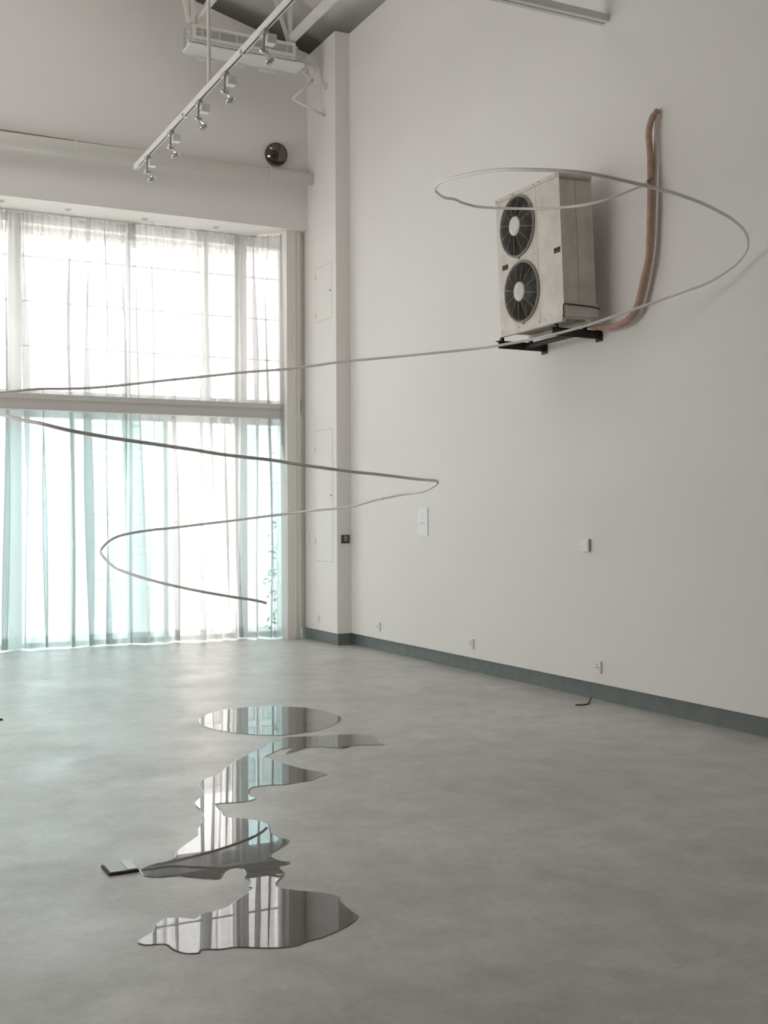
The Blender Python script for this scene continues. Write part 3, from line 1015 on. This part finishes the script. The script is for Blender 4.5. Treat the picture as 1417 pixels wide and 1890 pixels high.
# pinkish insulated pipe and its pale companion on the wall
rp = thing('refrigerant_pipe', 'pinkish insulated pipe running down the right wall from a hole to the condenser unit', 'pipe', (XR, 7.43, 4.9))
o0 = Vector((XR, 7.43, 4.9))
pk = [(1213, 204, 6.182), (1209, 210, 6.165), (1203, 218, 6.145), (1199, 232, 6.13), (1197, 250, 6.13), (1199, 275, 6.13), (1200, 302, 6.13), (1200, 370, 6.12), (1198, 437, 6.12), (1196, 478, 6.12),
      (1187, 518, 6.12), (1176, 563, 6.12), (1162, 586, 6.12), (1140, 600, 6.12), (1113, 605, 6.11), (1085, 600, 6.08)]
MB().tube(spline([on_x(*p) - o0 for p in pk], 5), .026, 14).build('insulated_pipe', PINKTUBE, rp)
pl = [(1214, 210, 6.18), (1212, 222, 6.178), (1211, 235, 6.175), (1209, 302, 6.175), (1207.5, 370, 6.175), (1205, 442, 6.175), (1200.5, 482, 6.175), (1192, 527, 6.175), (1181, 567, 6.175), (1166, 592, 6.175), (1143, 604, 6.17), (1112, 609, 6.15)]
MB().tube(spline([on_x(*p) - o0 for p in pl], 5), .016, 12).build('pale_pipe', PALETUBE, rp)

# ------------------------------------------------------------------ the suspended hose spiral
HOSE = [(1199, 332), (1190, 339), (1185, 343), (1175, 347), (1150, 357), (1120, 368), (1085, 377), (1050, 382), (1000, 385), (960, 385), (914, 384), (880, 381.5), (862, 377),
        (851, 373.5), (842, 369), (835, 367), (822, 365.5), (813, 361), (807, 356), (803, 352), (803.5, 346), (810, 338), (824, 331), (850, 324.5), (880, 319), (910, 314.5),
        (935, 313), (970, 313), (1010, 314), (1045, 316), (1080, 319.5), (1118, 326.5), (1160, 335.5), (1200, 345), (1230, 352.5), (1254, 360), (1290, 373), (1320, 387), (1349, 403.5),
        (1365.5, 417), (1376, 430), (1380, 446), (1377, 462), (1370, 474), (1355, 490), (1328, 509), (1297, 525.5), (1260, 539), (1229.6, 550), (1180, 567.5), (1135, 583),
        (1094.7, 597), (1050, 610), (1005, 621), (973, 628), (915, 638.5), (870, 644.5), (780, 653.5), (735, 658), (680, 663), (635.5, 667), (585, 674), (542, 680), (500, 683.4),
        (454, 686.8), (412, 691.2), (359, 696.7), (306, 702), (242, 709), (200, 713.4), (155, 716.6), (113, 717.6), (85, 717.6), (56, 719), (28, 722.2), (0, 725),
        (-40, 729), (-70, 735), (-85, 743), (-72, 750), (-40, 757), (0, 764.6), (14, 768), (35, 773.8), (56, 778), (70.6, 780.6), (85, 784), (113, 791), (141, 797),
        (200, 807.2), (242, 813.6), (306, 822.7), (359, 830.5), (412, 839), (500, 849), (543, 856), (593, 863), (650, 870.6), (692, 875), (735, 880), (770, 884.5),
        (796, 886.5), (805, 887.5), (807.5, 891), (802, 896), (787, 904.5), (770, 909), (756, 910.6), (735, 914), (706, 920), (692, 923), (671, 929), (652, 934), (619.6, 938.5),
        (580, 941.8), (549, 946), (490, 953), (420, 962), (370, 967.8), (311, 975), (283, 977.8), (247.6, 983), (219, 989.6), (199.6, 1000), (187, 1013.6), (186, 1021),
        (196.8, 1035), (212, 1047.5), (226.4, 1054), (254.7, 1063.7), (283, 1072), (318, 1080.5), (360, 1089.5), (395, 1096), (430.6, 1102), (458.8, 1106), (480, 1110), (490.5, 1113)]
# distance from the camera plane at chosen points of the run (index into HOSE)
ZK = {(1199, 332): 9.36, (1185, 343): 9.3, (1120, 368): 9.08, (1050, 382): 9.35, (1000, 385): 9.62, (914, 384): 9.85, (862, 377): 9.8, (822, 365.5): 9.45, (803, 352): 9.0, (810, 338): 8.45,
      (850, 324.5): 7.55, (910, 314.5): 6.95, (970, 313): 6.65, (1080, 319.5): 6.45, (1200, 345): 6.6, (1290, 373): 7.05, (1349, 403.5): 7.7, (1380, 446): 8.25, (1355, 490): 8.48, (1297, 525.5): 8.65,
      (1229.6, 550): 8.82, (1094.7, 597): 9.05, (1005, 621): 9.25, (915, 638.5): 9.5, (780, 653.5): 9.8, (585, 674): 10.05, (359, 696.7): 10.0, (155, 716.6): 9.75, (0, 725): 9.3, (-85, 743): 8.0,
      (0, 764.6): 6.75, (56, 778): 6.45, (141, 797): 6.4, (242, 813.6): 6.55, (359, 830.5): 6.85, (500, 849): 7.2, (650, 870.6): 7.6, (770, 884.5): 8.2, (805, 887.5): 8.85, (787, 904.5): 9.5, (735, 914): 9.85,
      (652, 934): 10.15, (549, 946): 10.5, (420, 962): 10.6, (311, 975): 10.45, (219, 989.6): 10.1, (186, 1021): 9.6, (226.4, 1054): 9.2, (318, 1080.5): 9.05, (430.6, 1102): 9.15, (490.5, 1113): 9.44}
ss, acc = [0.0], 0.0
for a, b in zip(HOSE, HOSE[1:]):
    acc += math.hypot(b[0] - a[0], b[1] - a[1])
    ss.append(acc)
keys = [(ss[i], ZK[p]) for i, p in enumerate(HOSE) if p in ZK]
zf = smooth1d(keys)
raw = [zf(s) for s in ss]
for _ in range(3):
    raw = [raw[0]] + [(raw[i - 1] + 2 * raw[i] + raw[i + 1]) / 4 for i in range(1, len(raw) - 1)] + [raw[-1]]
hp3 = [at_depth(p[0], p[1], z) for p, z in zip(HOSE, raw)]
for p in hp3:
    p.x = min(p.x, 6.13)
hs = MB().tube(spline(hp3, 4), .0108, 10)
tip = hp3[-1]
ho = thing('hose_spiral', 'long grey white hose hanging in the air in a descending spiral', 'hose', tuple(hp3[0]))
h1 = hs.build('hose', TUBE, ho)
h1.location = -hp3[0]
# small joint sleeves and clear suspension knots along it
for i in (20, 109):
    d = (hp3[i + 1] - hp3[i - 1]).normalized()
    MB().tube([hp3[i] - d * .016 - hp3[0], hp3[i] + d * .016 - hp3[0]], .0118, 10).build('knot', WHITE_PL, ho)
d = (hp3[1] - hp3[0]).normalized()
MB().tube([hp3[0] - d * .02 - hp3[0], hp3[0] + d * .045 - hp3[0]], .014, 10).build('connector', mat('dark_connector', (.20, .19, .18), .5), ho)

# ------------------------------------------------------------------ puddles on the floor
OVAL = [(364, 1334), (373, 1323), (400, 1313), (440, 1307), (475, 1304.5), (509, 1304), (560, 1306), (600, 1313), (622, 1320), (631, 1327), (620, 1337), (590, 1348), (560, 1353.5), (535, 1357), (495, 1357.5), (467, 1356.5), (420, 1351.5), (385, 1344)]
MAIN = [(524, 1361), (570, 1359), (622.6, 1356.5), (664, 1355), (694, 1361), (696, 1369), (711.5, 1375), (674, 1376), (654, 1377), (634.5, 1382), (615, 1381), (575, 1379.6), (536, 1390.7), (526, 1392), (532, 1385),
        (537.6, 1381.6), (520, 1383.5), (504, 1390.6), (492, 1396.6), (500, 1401), (520, 1408), (547.5, 1416), (575, 1422), (595, 1425.4), (605, 1430), (591, 1434), (575, 1441), (543.6, 1446), (528, 1449), (496, 1450),
        (464.5, 1455), (461, 1464), (464.5, 1470), (473, 1473.6), (456.6, 1480), (425, 1482.7), (399, 1484.7), (405, 1493), (413, 1501), (419, 1508), (452.7, 1511), (464.5, 1513), (492, 1519), (498, 1527), (502, 1539),
        (520, 1547), (533.7, 1550.7), (527.8, 1560.6), (504, 1574), (502, 1582), (520, 1589.4), (535.7, 1590), (531.7, 1596), (516, 1600), (526, 1612), (520, 1622), (512, 1630), (514, 1637.6), (535.7, 1641.6),
        (575, 1645.6), (607, 1649.5), (626.6, 1655), (630.5, 1665), (642, 1675), (662, 1691), (650, 1705), (626.6, 1719), (595, 1732.5), (575, 1737), (543.6, 1748), (496, 1751.5), (441, 1750), (401, 1754), (373.6, 1754),
        (366, 1761), (338, 1761), (318, 1754), (302.5, 1744), (267, 1746), (254, 1742), (259, 1732.5), (279, 1720.6), (286.7, 1705), (306.5, 1695), (338, 1694), (358, 1697), (369.7, 1687), (389, 1683), (417, 1675),
        (441, 1657), (464.5, 1641.6), (458.6, 1637.6), (460.6, 1626), (448.7, 1620), (452.7, 1612), (444.8, 1604), (433, 1602), (417, 1608), (409, 1620), (397, 1624), (358, 1620.6), (326, 1618), (294.6, 1620.6), (267, 1618),
        (257, 1606), (286.7, 1594), (306.5, 1590), (322, 1582), (326, 1570.5), (350, 1552.7), (364, 1541), (362, 1531), (375.6, 1517), (369.7, 1511), (373.6, 1505), (365.7, 1493), (358, 1483.5), (365.7, 1473.6),
        (375.6, 1465.7), (365.7, 1452), (375.6, 1438), (401, 1431), (417, 1416), (437, 1402.5), (464.5, 1388.7), (484, 1381), (496, 1372), (516, 1369)]


def puddle(name, outline, label, sub):
    pts = [on_floor(*p) for p in outline]
    n = len(pts)
    loop = []
    for i in range(n):
        p0, p1, p2, p3 = pts[i - 1], pts[i], pts[(i + 1) % n], pts[(i + 2) % n]
        for k in range(sub):
            t = k / sub
            q = 0.5 * ((2 * p1) + (p2 - p0) * t + (2 * p0 - 5 * p1 + 4 * p2 - p3) * t * t + (3 * p1 - p0 - 3 * p2 + p3) * t ** 3)
            if 0 < k:
                q += Vector((rnd.uniform(-1, 1), rnd.uniform(-1, 1), 0)) * .0025
            loop.append(q)
    c = sum(loop, Vector()) / len(loop)
    area = sum(loop[i - 1].x * loop[i].y - loop[i].x * loop[i - 1].y for i in range(len(loop)))
    sgn = 1 if area > 0 else -1
    rings = []
    for off, z in ((0, .0003), (.0035, .0022), (.008, .0030)):
        ring = []
        for i, p in enumerate(loop):
            d = (loop[(i + 1) % len(loop)] - loop[i - 1])
            d.z = 0
            d.normalize()
            nrm = Vector((-d.y, d.x, 0)) * sgn
            ring.append(Vector((p.x, p.y, 0)) + nrm * off + Vector((0, 0, z)))
        rings.append(ring)
    bm_ = bmesh.new()
    vs = [[bm_.verts.new(p - Vector((c.x, c.y, 0))) for p in ring] for ring in rings]
    m_ = len(loop)
    for a, b in zip(vs, vs[1:]):
        for i in range(m_):
            j = (i + 1) % m_
            f = bm_.faces.new((a[i], a[j], b[j], b[i]) if sgn > 0 else (a[j], a[i], b[i], b[j]))
            f.smooth = True
    tris = tessellate_polygon([[v.co.copy() for v in vs[-1]]])
    for t in tris:
        try:
            f = bm_.faces.new([vs[-1][i] for i in t])
            f.normal_update()
            if f.normal.z < 0:
                f.normal_flip()
            f.smooth = False
        except ValueError:
            pass
    me = bpy.data.meshes.new(name)
    bm_.to_mesh(me)
    bm_.free()
    o = link(name, me, WATER)
    o.location = (c.x, c.y, 0)
    return tag(o, label, 'puddle')


puddle('water_puddle', OVAL, 'smooth oval water puddle on the concrete below the hose end', 5)
puddle('water_puddle', MAIN, 'long ragged water puddle winding across the concrete toward the camera', 3)

# ------------------------------------------------------------------ little things on the floor
fb = thing('floor_box', 'small square metal floor box lid beside the long puddle', 'floor box', (1.28, 5.292, 0))
MB().box(-.062, .062, -.07, .07, 0, .014).build('lid', mat('brushed_lid', (.40, .39, .37), .4, metal=.3), fb, bevel=.002)
MB().box(.018, .060, -.068, .068, .0142, .0165).build('hinged_flap', mat('bright_flap', (.56, .55, .53), .35, metal=.3), fb)
MB().box(-.07, .066, -.078, -.0702, 0, .010).box(-.072, -.0622, -.075, .075, 0, .010).build('lid_shadow_strips', BLACKM, fb)  # solid black strips on two sides stand in for the lid's shadow
q = on_floor(1080, 1299)
tag(MB().tube(spline([on_floor(1062, 1301, .006), on_floor(1075, 1300.5, .006), on_floor(1085, 1299, .006), on_floor(1088, 1293, .008), on_floor(1091, 1288, .03)], 4), .006, 6).build('bent_wire', RUST),
    'short rusty bent wire lying on the floor by the right wall skirting', 'wire')
tag(MB().tube(spline([on_floor(-12, 1329, .006), on_floor(-3, 1328, .008), on_floor(5, 1328, .006)], 4), .008, 6).build('dark_peg', BLACKM),
    'tiny dark peg on the floor at the left edge of the photo', 'peg')
